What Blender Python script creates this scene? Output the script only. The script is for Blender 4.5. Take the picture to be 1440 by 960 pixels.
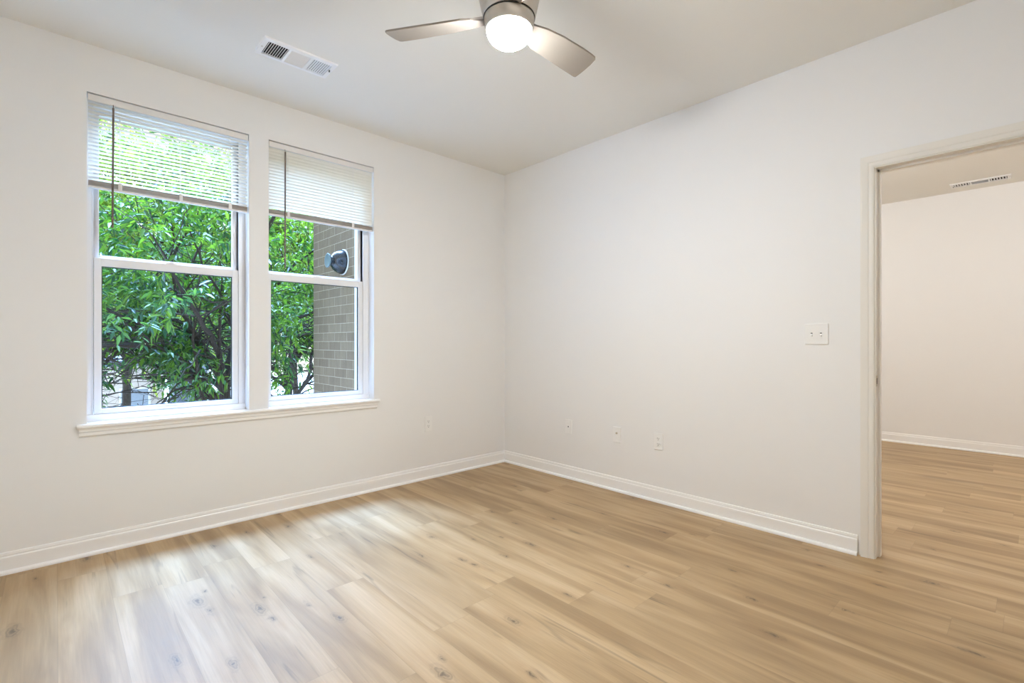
import bpy, bmesh, math, random
import numpy as np
from mathutils import Vector, Matrix

C = bpy.context.scene.collection
for o in list(bpy.data.objects):
    bpy.data.objects.remove(o)

# ------------------------------------------------------------------ camera, light, exposure
CAM_H = 1.138
cam_d = bpy.data.cameras.new('camera')
cam = bpy.data.objects.new('camera', cam_d)
C.objects.link(cam)
cam_d.sensor_width = 36.0
cam_d.lens = 685.0 / 1440.0 * 36.0
cam_d.shift_y = 1.0 / 1440.0
cam_d.clip_start = 0.02
cam_d.clip_end = 500
cam.location = (0, 0, CAM_H)
cam.rotation_euler = (math.pi / 2, 0, -math.atan2(0.6838, 0.7297))
bpy.context.scene.camera = cam

sc = bpy.context.scene
sc.view_settings.view_transform = 'Standard'
sc.view_settings.look = 'None'
sc.view_settings.gamma = 1.0
sc.view_settings.use_curve_mapping = False
sc.view_settings.exposure = 0.0
sc.cycles.use_denoising = True
sc.cycles.max_bounces = 16
sc.cycles.diffuse_bounces = 10
sc.cycles.transparent_max_bounces = 24
sc.cycles.caustics_reflective = False
sc.cycles.caustics_refractive = False
sc.cycles.sample_clamp_indirect = 8.0

FAN_LIGHT = 560.0          # radiance of the fan's glass dome
FAN_COLOR = (0.985, 1.0, 1.0)
HALL_LIGHT = 74.0          # ceiling lamps of the next room
HALL_COLOR = (0.97, 0.985, 1.0)

world = bpy.data.worlds.new('sky')
sc.world = world
world.use_nodes = True
wn = world.node_tree
wn.nodes.clear()
wo = wn.nodes.new('ShaderNodeOutputWorld')
wb = wn.nodes.new('ShaderNodeBackground')
wg = wn.nodes.new('ShaderNodeTexCoord')
ws = wn.nodes.new('ShaderNodeSeparateXYZ')
wr = wn.nodes.new('ShaderNodeValToRGB')
wr.color_ramp.elements[0].position = 0.0
wr.color_ramp.elements[0].color = (1.0, 1.0, 1.0, 1)
wr.color_ramp.elements[1].position = 0.9
wr.color_ramp.elements[1].color = (0.62, 0.80, 1.0, 1)
wn.links.new(wg.outputs['Generated'], ws.inputs[0])
wn.links.new(ws.outputs['Z'], wr.inputs[0])
wn.links.new(wr.outputs['Color'], wb.inputs['Color'])
wb.inputs['Strength'].default_value = 2.0
wn.links.new(wb.outputs[0], wo.inputs[0])

# daylight from the bright hazy part of the sky in front of the windows
sun_d = bpy.data.lights.new('bright_sky', 'SUN')
sun_d.energy = 33.0
sun_d.color = (0.365, 0.59, 1.0)
sun_d.angle = math.radians(60)
sun = bpy.data.objects.new('bright_sky', sun_d)
C.objects.link(sun)
SUN_DIR = Vector((-0.24, -0.72, -0.86))
sun.rotation_euler = SUN_DIR.to_track_quat('-Z', 'Y').to_euler()
# the veiled sun itself, high above the house front
hi_d = bpy.data.lights.new('veiled_sun', 'SUN')
hi_d.energy = 14.0
hi_d.color = (0.24, 0.47, 1.0)
hi_d.angle = math.radians(16)
hi = bpy.data.objects.new('veiled_sun', hi_d)
C.objects.link(hi)
hi.rotation_euler = Vector((0.02, -0.36, -0.94)).to_track_quat('-Z', 'Y').to_euler()

# ------------------------------------------------------------------ dimensions
WY = 3.455      # inner face of the window wall
RX = 3.14       # inner face of the right wall
CZ = 2.735      # ceiling
LX, BY = -0.5, -0.6      # walls behind the camera
WT = 0.22       # window wall thickness
DT = 0.115      # doorway wall thickness
HX = 7.0        # far wall of the next room
HY0, HY1 = -3.2, 2.6
W1 = (0.122, 0.912)
W2 = (1.030, 1.785)
WZ = (0.70, 2.48)
DO = (-0.255, 0.560)     # door opening (clear), along y
DH = 2.052

# ------------------------------------------------------------------ materials
def nmat(name):
    m = bpy.data.materials.new(name)
    m.use_nodes = True
    nt = m.node_tree
    nt.nodes.clear()
    out = nt.nodes.new('ShaderNodeOutputMaterial')
    return m, nt, out

def N(nt, t, **kw):
    n = nt.nodes.new(t)
    for k, v in kw.items():
        setattr(n, k, v)
    return n

def L(nt, a, b):
    nt.links.new(a, b)

def math_n(nt, op, a, b=None, c=None):
    n = nt.nodes.new('ShaderNodeMath')
    n.operation = op
    for i, v in enumerate((a, b, c)):
        if v is None:
            continue
        if isinstance(v, (int, float)):
            n.inputs[i].default_value = v
        else:
            nt.links.new(v, n.inputs[i])
    return n.outputs[0]

def pbr(name, col, rough=0.5, metal=0.0, spec=0.5, noise=0.0, nscale=20.0, bump=0.0, bscale=200.0, **extra):
    m, nt, out = nmat(name)
    b = N(nt, 'ShaderNodeBsdfPrincipled')
    b.inputs['Base Color'].default_value = (*col, 1)
    b.inputs['Roughness'].default_value = rough
    b.inputs['Metallic'].default_value = metal
    b.inputs['Specular IOR Level'].default_value = spec
    for k, v in extra.items():
        b.inputs[k].default_value = v
    tc = N(nt, 'ShaderNodeTexCoord')
    if noise > 0:
        nz = N(nt, 'ShaderNodeTexNoise')
        nz.inputs['Scale'].default_value = nscale
        nz.inputs['Detail'].default_value = 4
        L(nt, tc.outputs['Object'], nz.inputs['Vector'])
        mx = N(nt, 'ShaderNodeMix', data_type='RGBA')
        mx.inputs[6].default_value = (*[c * (1 - noise) for c in col], 1)
        mx.inputs[7].default_value = (*[min(1, c * (1 + noise)) for c in col], 1)
        L(nt, nz.outputs['Fac'], mx.inputs[0])
        L(nt, mx.outputs[2], b.inputs['Base Color'])
    if bump > 0:
        nb = N(nt, 'ShaderNodeTexNoise')
        nb.inputs['Scale'].default_value = bscale
        nb.inputs['Detail'].default_value = 3
        L(nt, tc.outputs['Object'], nb.inputs['Vector'])
        bp = N(nt, 'ShaderNodeBump')
        bp.inputs['Strength'].default_value = bump
        bp.inputs['Distance'].default_value = 0.002
        L(nt, nb.outputs['Fac'], bp.inputs['Height'])
        L(nt, bp.outputs[0], b.inputs['Normal'])
    L(nt, b.outputs[0], out.inputs[0])
    return m

M = {}
M['wall'] = pbr('wall_paint', (0.835, 0.83, 0.82), 0.6, spec=0.3, noise=0.008, nscale=1.5, bump=0.05, bscale=350)
M['ceil'] = pbr('ceiling_paint', (0.81, 0.797, 0.75), 0.8, spec=0.2, noise=0.008, nscale=1.5, bump=0.05, bscale=300)
M['trim'] = pbr('trim_paint', (0.895, 0.89, 0.88), 0.35, spec=0.5, noise=0.01, nscale=4)
M['doortrim'] = pbr('door_trim_paint', (0.80, 0.775, 0.72), 0.35, spec=0.5, noise=0.01, nscale=4)
M['vinyl'] = pbr('window_vinyl', (0.84, 0.84, 0.85), 0.35, spec=0.5, noise=0.01, nscale=5)
M['plastic'] = pbr('white_plastic', (0.86, 0.855, 0.84), 0.3, spec=0.5, noise=0.005, nscale=30)
M['dark'] = pbr('dark_slot', (0.03, 0.028, 0.025), 0.6, noise=0.1)
M['vent'] = pbr('vent_enamel', (0.86, 0.865, 0.87), 0.35, spec=0.5, noise=0.01)
M['duct'] = pbr('duct_inside', (0.02, 0.02, 0.02), 0.8, noise=0.2)
M['nickel'] = pbr('brushed_nickel', (0.62, 0.585, 0.54), 0.32, metal=1.0, noise=0.04, nscale=60)
M['blade'] = pbr('fan_blade_silver', (0.31, 0.275, 0.24), 0.5, spec=0.2, noise=0.02, nscale=8)
M['bladeside'] = M['blade']
M['steel'] = pbr('strike_steel', (0.60, 0.55, 0.45), 0.3, metal=1.0, noise=0.05, nscale=80)
M['wand'] = pbr('clear_wand', (0.17, 0.125, 0.10), 0.15, spec=0.6, noise=0.02)
M['cord'] = pbr('blind_cord', (0.80, 0.78, 0.74), 0.8, noise=0.05, nscale=200)
M['blindpl'] = pbr('blind_rail_white', (0.80, 0.78, 0.75), 0.4, noise=0.01)
M['stack'] = pbr('blind_stack_shaded', (0.68, 0.62, 0.56), 0.45, noise=0.02)  # slat white darkened to tan: shade between the gathered slats put into the colour
M['cowl'] = pbr('vent_cowl_black', (0.012, 0.014, 0.017), 0.25, spec=0.7, noise=0.25, nscale=12)
M['cowlcap'] = pbr('vent_cap_grey', (0.16, 0.21, 0.22), 0.35, noise=0.15, nscale=15)
M['caulk'] = pbr('white_caulk', (0.75, 0.74, 0.70), 0.6, noise=0.03)
M['bark'] = pbr('bark', (0.055, 0.042, 0.032), 0.9, noise=0.4, nscale=14, bump=0.4, bscale=40)
M['pave'] = pbr('pale_pavement', (0.62, 0.585, 0.55), 0.8, noise=0.08, nscale=0.6)
M['stucco'] = pbr('pink_beige_stucco', (0.62, 0.52, 0.43), 0.8, noise=0.06, nscale=1.0)
M['siding'] = pbr('blue_grey_siding', (0.20, 0.24, 0.28), 0.6, noise=0.05, nscale=2)
M['roof'] = pbr('grey_roof', (0.14, 0.15, 0.17), 0.8, noise=0.15, nscale=5)
M['winglass'] = pbr('far_window_glass', (0.30, 0.33, 0.36), 0.1, spec=0.6, noise=0.1)
M['column'] = pbr('white_column', (0.80, 0.79, 0.76), 0.5, noise=0.02)

# blind slats: thin white vinyl that lets some daylight through
def slat_mat():
    m, nt, out = nmat('translucent_slat')
    tc = N(nt, 'ShaderNodeTexCoord')
    nz = N(nt, 'ShaderNodeTexNoise')
    nz.inputs['Scale'].default_value = 6
    L(nt, tc.outputs['Object'], nz.inputs['Vector'])
    cr = N(nt, 'ShaderNodeMix', data_type='RGBA')
    cr.inputs[6].default_value = (0.84, 0.79, 0.69, 1)
    cr.inputs[7].default_value = (0.87, 0.82, 0.72, 1)
    L(nt, nz.outputs['Fac'], cr.inputs[0])
    d = N(nt, 'ShaderNodeBsdfPrincipled')
    d.inputs['Roughness'].default_value = 0.4
    L(nt, cr.outputs[2], d.inputs['Base Color'])
    t = N(nt, 'ShaderNodeBsdfTranslucent')
    L(nt, cr.outputs[2], t.inputs['Color'])
    mx = N(nt, 'ShaderNodeMixShader')
    mx.inputs[0].default_value = 0.34
    L(nt, d.outputs[0], mx.inputs[1])
    L(nt, t.outputs[0], mx.inputs[2])
    L(nt, mx.outputs[0], out.inputs[0])
    return m
M['slat'] = slat_mat()

def glass_mat():
    m, nt, out = nmat('window_glass')
    fr = N(nt, 'ShaderNodeFresnel')
    fr.inputs['IOR'].default_value = 1.45
    tr = N(nt, 'ShaderNodeBsdfTransparent')
    nz = N(nt, 'ShaderNodeTexNoise')
    nz.inputs['Scale'].default_value = 2
    cr = N(nt, 'ShaderNodeMix', data_type='RGBA')
    cr.inputs[6].default_value = (0.95, 0.97, 0.965, 1)
    cr.inputs[7].default_value = (0.96, 0.975, 0.97, 1)
    L(nt, nz.outputs['Fac'], cr.inputs[0])
    L(nt, cr.outputs[2], tr.inputs['Color'])
    gl = N(nt, 'ShaderNodeBsdfGlossy')
    gl.inputs['Roughness'].default_value = 0.0
    f2 = math_n(nt, 'MULTIPLY', fr.outputs[0], 0.02)
    mx = N(nt, 'ShaderNodeMixShader')
    L(nt, f2, mx.inputs[0])
    L(nt, tr.outputs[0], mx.inputs[1])
    L(nt, gl.outputs[0], mx.inputs[2])
    L(nt, mx.outputs[0], out.inputs[0])
    return m
M['glass'] = glass_mat()

def emit_mat(name, col, strength):
    m, nt, out = nmat(name)
    e = N(nt, 'ShaderNodeEmission')
    e.inputs['Color'].default_value = (*col, 1)
    e.inputs['Strength'].default_value = strength
    L(nt, e.outputs[0], out.inputs[0])
    return m
def dome_mat():
    m, nt, out = nmat('lit_frosted_glass')
    g = N(nt, 'ShaderNodeNewGeometry')
    sp = N(nt, 'ShaderNodeSeparateXYZ')
    L(nt, g.outputs['Normal'], sp.inputs[0])
    e = N(nt, 'ShaderNodeEmission')
    e.inputs['Color'].default_value = (*FAN_COLOR, 1)
    down = math_n(nt, 'MAXIMUM', math_n(nt, 'MULTIPLY', sp.outputs['Z'], -1.0), 0.0)
    L(nt, math_n(nt, 'MULTIPLY_ADD', down, FAN_LIGHT * .88, FAN_LIGHT * .13), e.inputs['Strength'])
    L(nt, e.outputs[0], out.inputs[0])
    return m
M['globe'] = dome_mat()
M['hallglobe'] = emit_mat('lit_hall_glass', HALL_COLOR, HALL_LIGHT)

def leaf_mat(name, a, b, trans):
    m, nt, out = nmat(name)
    oi = N(nt, 'ShaderNodeNewGeometry')
    cr = N(nt, 'ShaderNodeMix', data_type='RGBA')
    cr.inputs[6].default_value = (*a, 1)
    cr.inputs[7].default_value = (*b, 1)
    L(nt, oi.outputs['Random Per Island'], cr.inputs[0])
    d = N(nt, 'ShaderNodeBsdfPrincipled')
    d.inputs['Roughness'].default_value = 0.38
    d.inputs['Specular IOR Level'].default_value = 0.5
    L(nt, cr.outputs[2], d.inputs['Base Color'])
    t = N(nt, 'ShaderNodeBsdfTranslucent')
    hs = N(nt, 'ShaderNodeMix', data_type='RGBA')
    hs.blend_type = 'MULTIPLY'
    hs.inputs[0].default_value = 1.0
    L(nt, cr.outputs[2], hs.inputs[6])
    hs.inputs[7].default_value = (1.9, 1.9, 0.7, 1)
    L(nt, hs.outputs[2], t.inputs['Color'])
    mx = N(nt, 'ShaderNodeMixShader')
    mx.inputs[0].default_value = trans
    L(nt, d.outputs[0], mx.inputs[1])
    L(nt, t.outputs[0], mx.inputs[2])
    L(nt, mx.outputs[0], out.inputs[0])
    return m
M['leaf1'] = leaf_mat('leaf_deep_green', (0.010, 0.052, 0.026), (0.12, 0.225, 0.03), 0.40)
M['leaf2'] = leaf_mat('leaf_mid_green', (0.02, 0.09, 0.03), (0.20, 0.33, 0.05), 0.45)
M['leaf4'] = leaf_mat('leaf_yellow_green', (0.10, 0.19, 0.05), (0.36, 0.42, 0.10), 0.45)
M['leaf3'] = leaf_mat('leaf_blue_green', (0.010, 0.052, 0.042), (0.095, 0.20, 0.055), 0.38)

# ---- plank floor ------------------------------------------------------
# knots seen in the boards (x, y, size)
KNOTS = [
 (777.7,729.3,1.3),(746.7,765,1.5),(606.7,754.3,1.3),(705,755,.6),(650,786.7,1.1),(668,794,.8),(725,735.7,.8),(693,720,.8),
 (721.7,873,1.2),(623,946.7,1.6),(621.7,925.7,.7),(746.7,948,.7),(941.7,824,1.0),(881.7,796,.9),(800,836.7,1.0),(666.7,758,.7),
 (710,781.7,.8),(933,748,1.2),(890,700,1.3),(593,781.7,.9),(848,721.7,.8),(723,683,.8),(688,654,1.0),
 (121.7,785,1.6),(50,813,1.0),(278,845,1.8),(295,858,1.0),(365,855,1.7),(383,870,.9),(288,830.7,.6),(371.7,840,.6),(433,850,.8),
 (476.7,868,1.3),(248,928,1.2),(328,933,1.2),(393,723,1.1),(405,740,1.1),(346.7,748,.9),(300,768,1.2),(16.7,886.7,1.8),(436.7,783,1.0),
 (1313,820,1.5),(1238,804,.6),(1236.7,822.7,.8),(1155,795,.9),(1135,773,.7),(1060,843,1.1),(1088,893,1.1),(1030,801.7,.9),(1366.7,916.7,1.4),
 (1190,858,1.0),(975,751.7,.6),(1343,746.7,.9),(1313,773,.7),(1291.7,653.3,.9),(1360,720,.8),(1413,766.7,.9)]

def floor_pt(px, py):
    u = (px - 720) / 685.0
    v = -(py - 481) / 685.0
    t = -CAM_H / v
    return ((u * .7297 + .6838) * t, (-u * .6838 + .7297) * t)

def floor_mat():
    m, nt, out = nmat('oak_plank_floor')
    tc = N(nt, 'ShaderNodeTexCoord')
    sp = N(nt, 'ShaderNodeSeparateXYZ')
    L(nt, tc.outputs['Object'], sp.inputs[0])
    X, Y = sp.outputs['X'], sp.outputs['Y']
    PW, PL = 0.18, 1.22
    xr = math_n(nt, 'DIVIDE', math_n(nt, 'SUBTRACT', X, 0.006 - 20 * PW), PW)
    row = math_n(nt, 'FLOOR', xr)
    fx = math_n(nt, 'FRACT', xr)
    w1 = N(nt, 'ShaderNodeTexWhiteNoise', noise_dimensions='1D')
    L(nt, row, w1.inputs['W'])
    yr = math_n(nt, 'DIVIDE', math_n(nt, 'ADD', math_n(nt, 'ADD', Y, 20.0), math_n(nt, 'MULTIPLY', w1.outputs['Value'], PL)), PL)
    colm = math_n(nt, 'FLOOR', yr)
    fy = math_n(nt, 'FRACT', yr)
    cid = N(nt, 'ShaderNodeCombineXYZ')
    L(nt, row, cid.inputs[0])
    L(nt, colm, cid.inputs[1])
    w2 = N(nt, 'ShaderNodeTexWhiteNoise', noise_dimensions='2D')
    L(nt, cid.outputs[0], w2.inputs['Vector'])
    rnd = w2.outputs['Value']
    # grain coordinates, shifted per board
    gv = N(nt, 'ShaderNodeCombineXYZ')
    L(nt, math_n(nt, 'ADD', X, math_n(nt, 'MULTIPLY', rnd, 37.0)), gv.inputs[0])
    L(nt, math_n(nt, 'ADD', Y, math_n(nt, 'MULTIPLY', rnd, 91.0)), gv.inputs[1])
    L(nt, math_n(nt, 'MULTIPLY', rnd, 11.0), gv.inputs[2])
    def stretched(sx, sy, detail, rough=0.55, dist=0.0):
        mp = N(nt, 'ShaderNodeMapping')
        mp.inputs['Scale'].default_value = (sx, sy, 1)
        L(nt, gv.outputs[0], mp.inputs['Vector'])
        nz = N(nt, 'ShaderNodeTexNoise')
        nz.inputs['Scale'].default_value = 1.0
        nz.inputs['Detail'].default_value = detail
        nz.inputs['Roughness'].default_value = rough
        nz.inputs['Distortion'].default_value = dist
        L(nt, mp.outputs[0], nz.inputs['Vector'])
        return nz.outputs['Fac']
    broad = stretched(9, 0.9, 3, 0.5, 0.6)
    fine = stretched(160, 4.5, 4, 0.6, 0.3)
    streak = stretched(22, 1.3, 3, 0.55, 1.2)
    # boards: base colour
    cr = N(nt, 'ShaderNodeValToRGB')
    e = cr.color_ramp.elements
    e[0].position = 0.34
    e[0].color = (0.30, 0.19, 0.09, 1)
    e[1].position = 0.68
    e[1].color = (0.50, 0.352, 0.198, 1)
    mid = e.new(0.5)
    mid.color = (0.41, 0.275, 0.138, 1)
    L(nt, broad, cr.inputs[0])
    # per-board tone
    tone = N(nt, 'ShaderNodeMapRange')
    L(nt, rnd, tone.inputs[0])
    tone.inputs[3].default_value = 0.94
    tone.inputs[4].default_value = 1.06
    fm = N(nt, 'ShaderNodeMapRange')
    L(nt, fine, fm.inputs[0])
    fm.inputs[1].default_value = 0.3
    fm.inputs[2].default_value = 0.7
    fm.inputs[3].default_value = 0.92
    fm.inputs[4].default_value = 1.06
    sm = N(nt, 'ShaderNodeMapRange', interpolation_type='SMOOTHSTEP')
    L(nt, streak, sm.inputs[0])
    sm.inputs[1].default_value = 0.60
    sm.inputs[2].default_value = 0.76
    sm.inputs[3].default_value = 1.0
    sm.inputs[4].default_value = 0.60
    # knots: distorted ellipses elongated along the boards
    wob = N(nt, 'ShaderNodeTexNoise')
    wob.inputs['Scale'].default_value = 28
    wob.inputs['Detail'].default_value = 2
    L(nt, tc.outputs['Object'], wob.inputs['Vector'])
    wv = N(nt, 'ShaderNodeVectorMath', operation='MULTIPLY_ADD')
    L(nt, wob.outputs['Color'], wv.inputs[0])
    wv.inputs[1].default_value = (0.030, 0.07, 0)
    L(nt, tc.outputs['Object'], wv.inputs[2])
    acc = None
    for px, py, s in KNOTS:
        kx, ky = floor_pt(px, py)
        kx += 0.015
        ky += 0.035
        r = 0.0125 * s
        sb = N(nt, 'ShaderNodeVectorMath', operation='SUBTRACT')
        L(nt, wv.outputs[0], sb.inputs[0])
        sb.inputs[1].default_value = (kx, ky, 0)
        sl = N(nt, 'ShaderNodeVectorMath', operation='MULTIPLY')
        L(nt, sb.outputs[0], sl.inputs[0])
        sl.inputs[1].default_value = (1 / r, 0.40 / r, 0)
        ln = N(nt, 'ShaderNodeVectorMath', operation='LENGTH')
        L(nt, sl.outputs[0], ln.inputs[0])
        acc = ln.outputs['Value'] if acc is None else math_n(nt, 'MINIMUM', acc, ln.outputs['Value'])
    kn = N(nt, 'ShaderNodeValToRGB')
    ke = kn.color_ramp.elements
    ke[0].position = 0.0
    ke[0].color = (0.28, 0.25, 0.22, 1)
    ke[1].position = 1.0
    ke[1].color = (1, 1, 1, 1)
    for pos, c in ((.06, .42), (.11, .80), (.155, .58), (.20, .90), (.26, .82), (.33, .94), (.60, .97)):
        a = ke.new(pos)
        a.color = (c, c * .975, c * .95, 1)
    L(nt, math_n(nt, 'DIVIDE', acc, 4.5), kn.inputs[0])
    # seams
    ex = math_n(nt, 'MINIMUM', fx, math_n(nt, 'SUBTRACT', 1.0, fx))
    ey = math_n(nt, 'MINIMUM', fy, math_n(nt, 'SUBTRACT', 1.0, fy))
    sx = math_n(nt, 'LESS_THAN', math_n(nt, 'MULTIPLY', ex, PW), 0.0007)
    sy = math_n(nt, 'LESS_THAN', math_n(nt, 'MULTIPLY', ey, PL), 0.0008)
    seam = math_n(nt, 'MAXIMUM', sx, sy)
    seamf = math_n(nt, 'SUBTRACT', 1.0, math_n(nt, 'MULTIPLY', seam, 0.2))
    f = math_n(nt, 'MULTIPLY', math_n(nt, 'MULTIPLY', tone.outputs[0], fm.outputs[0]), math_n(nt, 'MULTIPLY', sm.outputs[0], seamf))
    mul = N(nt, 'ShaderNodeVectorMath', operation='SCALE')
    L(nt, cr.outputs['Color'], mul.inputs[0])
    L(nt, f, mul.inputs['Scale'])
    m2 = N(nt, 'ShaderNodeVectorMath', operation='MULTIPLY')
    L(nt, mul.outputs[0], m2.inputs[0])
    L(nt, kn.outputs['Color'], m2.inputs[1])
    b = N(nt, 'ShaderNodeBsdfPrincipled')
    L(nt, m2.outputs[0], b.inputs['Base Color'])
    b.inputs['Roughness'].default_value = 0.46
    b.inputs['Specular IOR Level'].default_value = 0.6
    bp = N(nt, 'ShaderNodeBump')
    bp.inputs['Strength'].default_value = 0.12
    bp.inputs['Distance'].default_value = 0.001
    L(nt, math_n(nt, 'SUBTRACT', fine, seam), bp.inputs['Height'])
    L(nt, bp.outputs[0], b.inputs['Normal'])
    L(nt, b.outputs[0], out.inputs[0])
    return m
M['floor'] = floor_mat()

# brick of the neighbouring wing: big blocks in stretcher courses; the wall faces -x
def brick_mat():
    m, nt, out = nmat('grey_brown_brick')
    tc = N(nt, 'ShaderNodeTexCoord')
    sp = N(nt, 'ShaderNodeSeparateXYZ')
    L(nt, tc.outputs['Object'], sp.inputs[0])
    cb = N(nt, 'ShaderNodeCombineXYZ')
    L(nt, math_n(nt, 'ADD', sp.outputs['X'], sp.outputs['Y']), cb.inputs[0])
    L(nt, sp.outputs['Z'], cb.inputs[1])
    br = N(nt, 'ShaderNodeTexBrick')
    br.inputs['Scale'].default_value = 1.0
    br.inputs['Brick Width'].default_value = 0.30
    br.inputs['Row Height'].default_value = 0.0955
    br.inputs['Mortar Size'].default_value = 0.0035
    br.inputs['Mortar Smooth'].default_value = 0.2
    br.inputs['Color1'].default_value = (0.185, 0.130, 0.078, 1)
    br.inputs['Color2'].default_value = (0.225, 0.163, 0.100, 1)
    br.inputs['Mortar'].default_value = (0.36, 0.29, 0.20, 1)
    L(nt, cb.outputs[0], br.inputs['Vector'])
    nz = N(nt, 'ShaderNodeTexNoise')
    nz.inputs['Scale'].default_value = 9
    nz.inputs['Detail'].default_value = 6
    mp = N(nt, 'ShaderNodeMapping')
    mp.inputs['Scale'].default_value = (3, 3, 0.6)
    L(nt, tc.outputs['Object'], mp.inputs[0])
    L(nt, mp.outputs[0], nz.inputs['Vector'])
    mr = N(nt, 'ShaderNodeMapRange')
    L(nt, nz.outputs['Fac'], mr.inputs[0])
    mr.inputs[3].default_value = 0.75
    mr.inputs[4].default_value = 1.25
    mul = N(nt, 'ShaderNodeVectorMath', operation='SCALE')
    L(nt, br.outputs['Color'], mul.inputs[0])
    L(nt, mr.outputs[0], mul.inputs['Scale'])
    b = N(nt, 'ShaderNodeBsdfPrincipled')
    b.inputs['Roughness'].default_value = 0.85
    L(nt, mul.outputs[0], b.inputs['Base Color'])
    bp = N(nt, 'ShaderNodeBump')
    bp.inputs['Strength'].default_value = 0.5
    bp.inputs['Distance'].default_value = 0.004
    L(nt, math_n(nt, 'SUBTRACT', 1.0, br.outputs['Fac']), bp.inputs['Height'])
    L(nt, bp.outputs[0], b.inputs['Normal'])
    L(nt, b.outputs[0], out.inputs[0])
    return m
M['brick'] = brick_mat()

# ------------------------------------------------------------------ mesh helpers
def obj(name, bm, mat, parent=None, smooth=False, loc=None):
    me = bpy.data.meshes.new(name)
    bm.normal_update()
    bm.to_mesh(me)
    bm.free()
    if smooth:
        for p in me.polygons:
            p.use_smooth = True
    o = bpy.data.objects.new(name, me)
    C.objects.link(o)
    mats = mat if isinstance(mat, (list, tuple)) else [mat]
    for k in mats:
        me.materials.append(M[k])
    if parent is not None:
        o.parent = parent
    if loc is not None:
        o.location = loc
    return o

def empty(name, loc, label, cat, group=None, rot=None):
    o = bpy.data.objects.new(name, None)
    o.empty_display_size = 0.1
    C.objects.link(o)
    o.location = loc
    if rot is not None:
        o.rotation_euler = rot
    tag(o, label, cat, group)
    return o

def tag(o, label, cat, group=None, kind=None):
    if label: o['label'] = label
    if cat: o['category'] = cat
    if group: o['group'] = group
    if kind: o['kind'] = kind
    return o

def struct(o, label, cat):
    return tag(o, label, cat, kind='structure')

def box(bm, x0, x1, y0, y1, z0, z1, bevel=0.0, mi=0):
    vs = [bm.verts.new((x, y, z)) for x in (x0, x1) for y in (y0, y1) for z in (z0, z1)]
    idx = [(0, 1, 3, 2), (4, 6, 7, 5), (0, 4, 5, 1), (2, 3, 7, 6), (0, 2, 6, 4), (1, 5, 7, 3)]
    fs = [bm.faces.new([vs[i] for i in f]) for f in idx]
    for f in fs:
        f.material_index = mi
    bmesh.ops.recalc_face_normals(bm, faces=fs)
    if bevel > 0:
        es = list({e for f in fs for e in f.edges})
        bmesh.ops.bevel(bm, geom=es, offset=bevel, segments=2, profile=0.5, affect='EDGES')
    return fs

def cyl(bm, p0, p1, r0, r1=None, n=16, cap=True):
    r1 = r0 if r1 is None else r1
    p0, p1 = Vector(p0), Vector(p1)
    d = (p1 - p0).normalized()
    a = d.orthogonal().normalized()
    b = d.cross(a)
    A = [bm.verts.new(p0 + (a * math.cos(t) + b * math.sin(t)) * r0) for t in [2 * math.pi * i / n for i in range(n)]]
    B = [bm.verts.new(p1 + (a * math.cos(t) + b * math.sin(t)) * r1) for t in [2 * math.pi * i / n for i in range(n)]]
    for i in range(n):
        bm.faces.new((A[i], A[(i + 1) % n], B[(i + 1) % n], B[i]))
    if cap:
        bm.faces.new(A[::-1])
        bm.faces.new(B)

def lathe(bm, prof, n=48, axis='z', org=(0, 0, 0)):
    rings = []
    for r, h in prof:
        ring = []
        if r < 1e-6:
            p = (0, 0, h) if axis == 'z' else (h, 0, 0)
            ring = [bm.verts.new(Vector(p) + Vector(org))]
        else:
            for i in range(n):
                t = 2 * math.pi * i / n
                p = (r * math.cos(t), r * math.sin(t), h) if axis == 'z' else (h, r * math.cos(t), r * math.sin(t))
                ring.append(bm.verts.new(Vector(p) + Vector(org)))
        rings.append(ring)
    for a, b in zip(rings, rings[1:]):
        for i in range(n):
            j = (i + 1) % n
            if len(a) == 1 and len(b) == 1:
                break
            if len(a) == 1:
                bm.faces.new((a[0], b[i], b[j]))
            elif len(b) == 1:
                bm.faces.new((a[i], b[0], a[j]))
            else:
                bm.faces.new((a[i], b[i], b[j], a[j]))
    bmesh.ops.recalc_face_normals(bm, faces=bm.faces)

def prism(bm, prof, fn0, fn1):
    """profile points swept between two end maps"""
    A = [bm.verts.new(fn0(*p)) for p in prof]
    B = [bm.verts.new(fn1(*p)) for p in prof]
    n = len(prof)
    for i in range(n):
        bm.faces.new((A[i], A[(i + 1) % n], B[(i + 1) % n], B[i]))
    bm.faces.new(A[::-1])
    bm.faces.new(B)
    bmesh.ops.recalc_face_normals(bm, faces=bm.faces)

def frame_rect(bm, x0, x1, z0, z1, l, r, b, t, y0, y1, bevel=0.0):
    """a picture-frame of four bars in the xz plane"""
    box(bm, x0, x0 + l, y0, y1, z0, z1, bevel)
    box(bm, x1 - r, x1, y0, y1, z0, z1, bevel)
    box(bm, x0 + l - .0005, x1 - r + .0005, y0 + .0003, y1 - .0003, z0, z0 + b, bevel)
    box(bm, x0 + l - .0005, x1 - r + .0005, y0 + .0003, y1 - .0003, z1 - t, z1, bevel)

# ------------------------------------------------------------------ room shell
bm = bmesh.new()
box(bm, LX - .2, HX + .2, HY0 - .2, WY + .02, -0.12, 0.0)
fl = struct(obj('floor', bm, 'floor'), 'knotty light oak plank floor running through both rooms', 'floor')

bm = bmesh.new()
box(bm, LX - .2, HX + .2, HY0 - .2, WY + WT, CZ, CZ + 0.15)
struct(obj('ceiling', bm, 'ceil'), 'smooth off-white ceiling over both rooms', 'ceiling')

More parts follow.
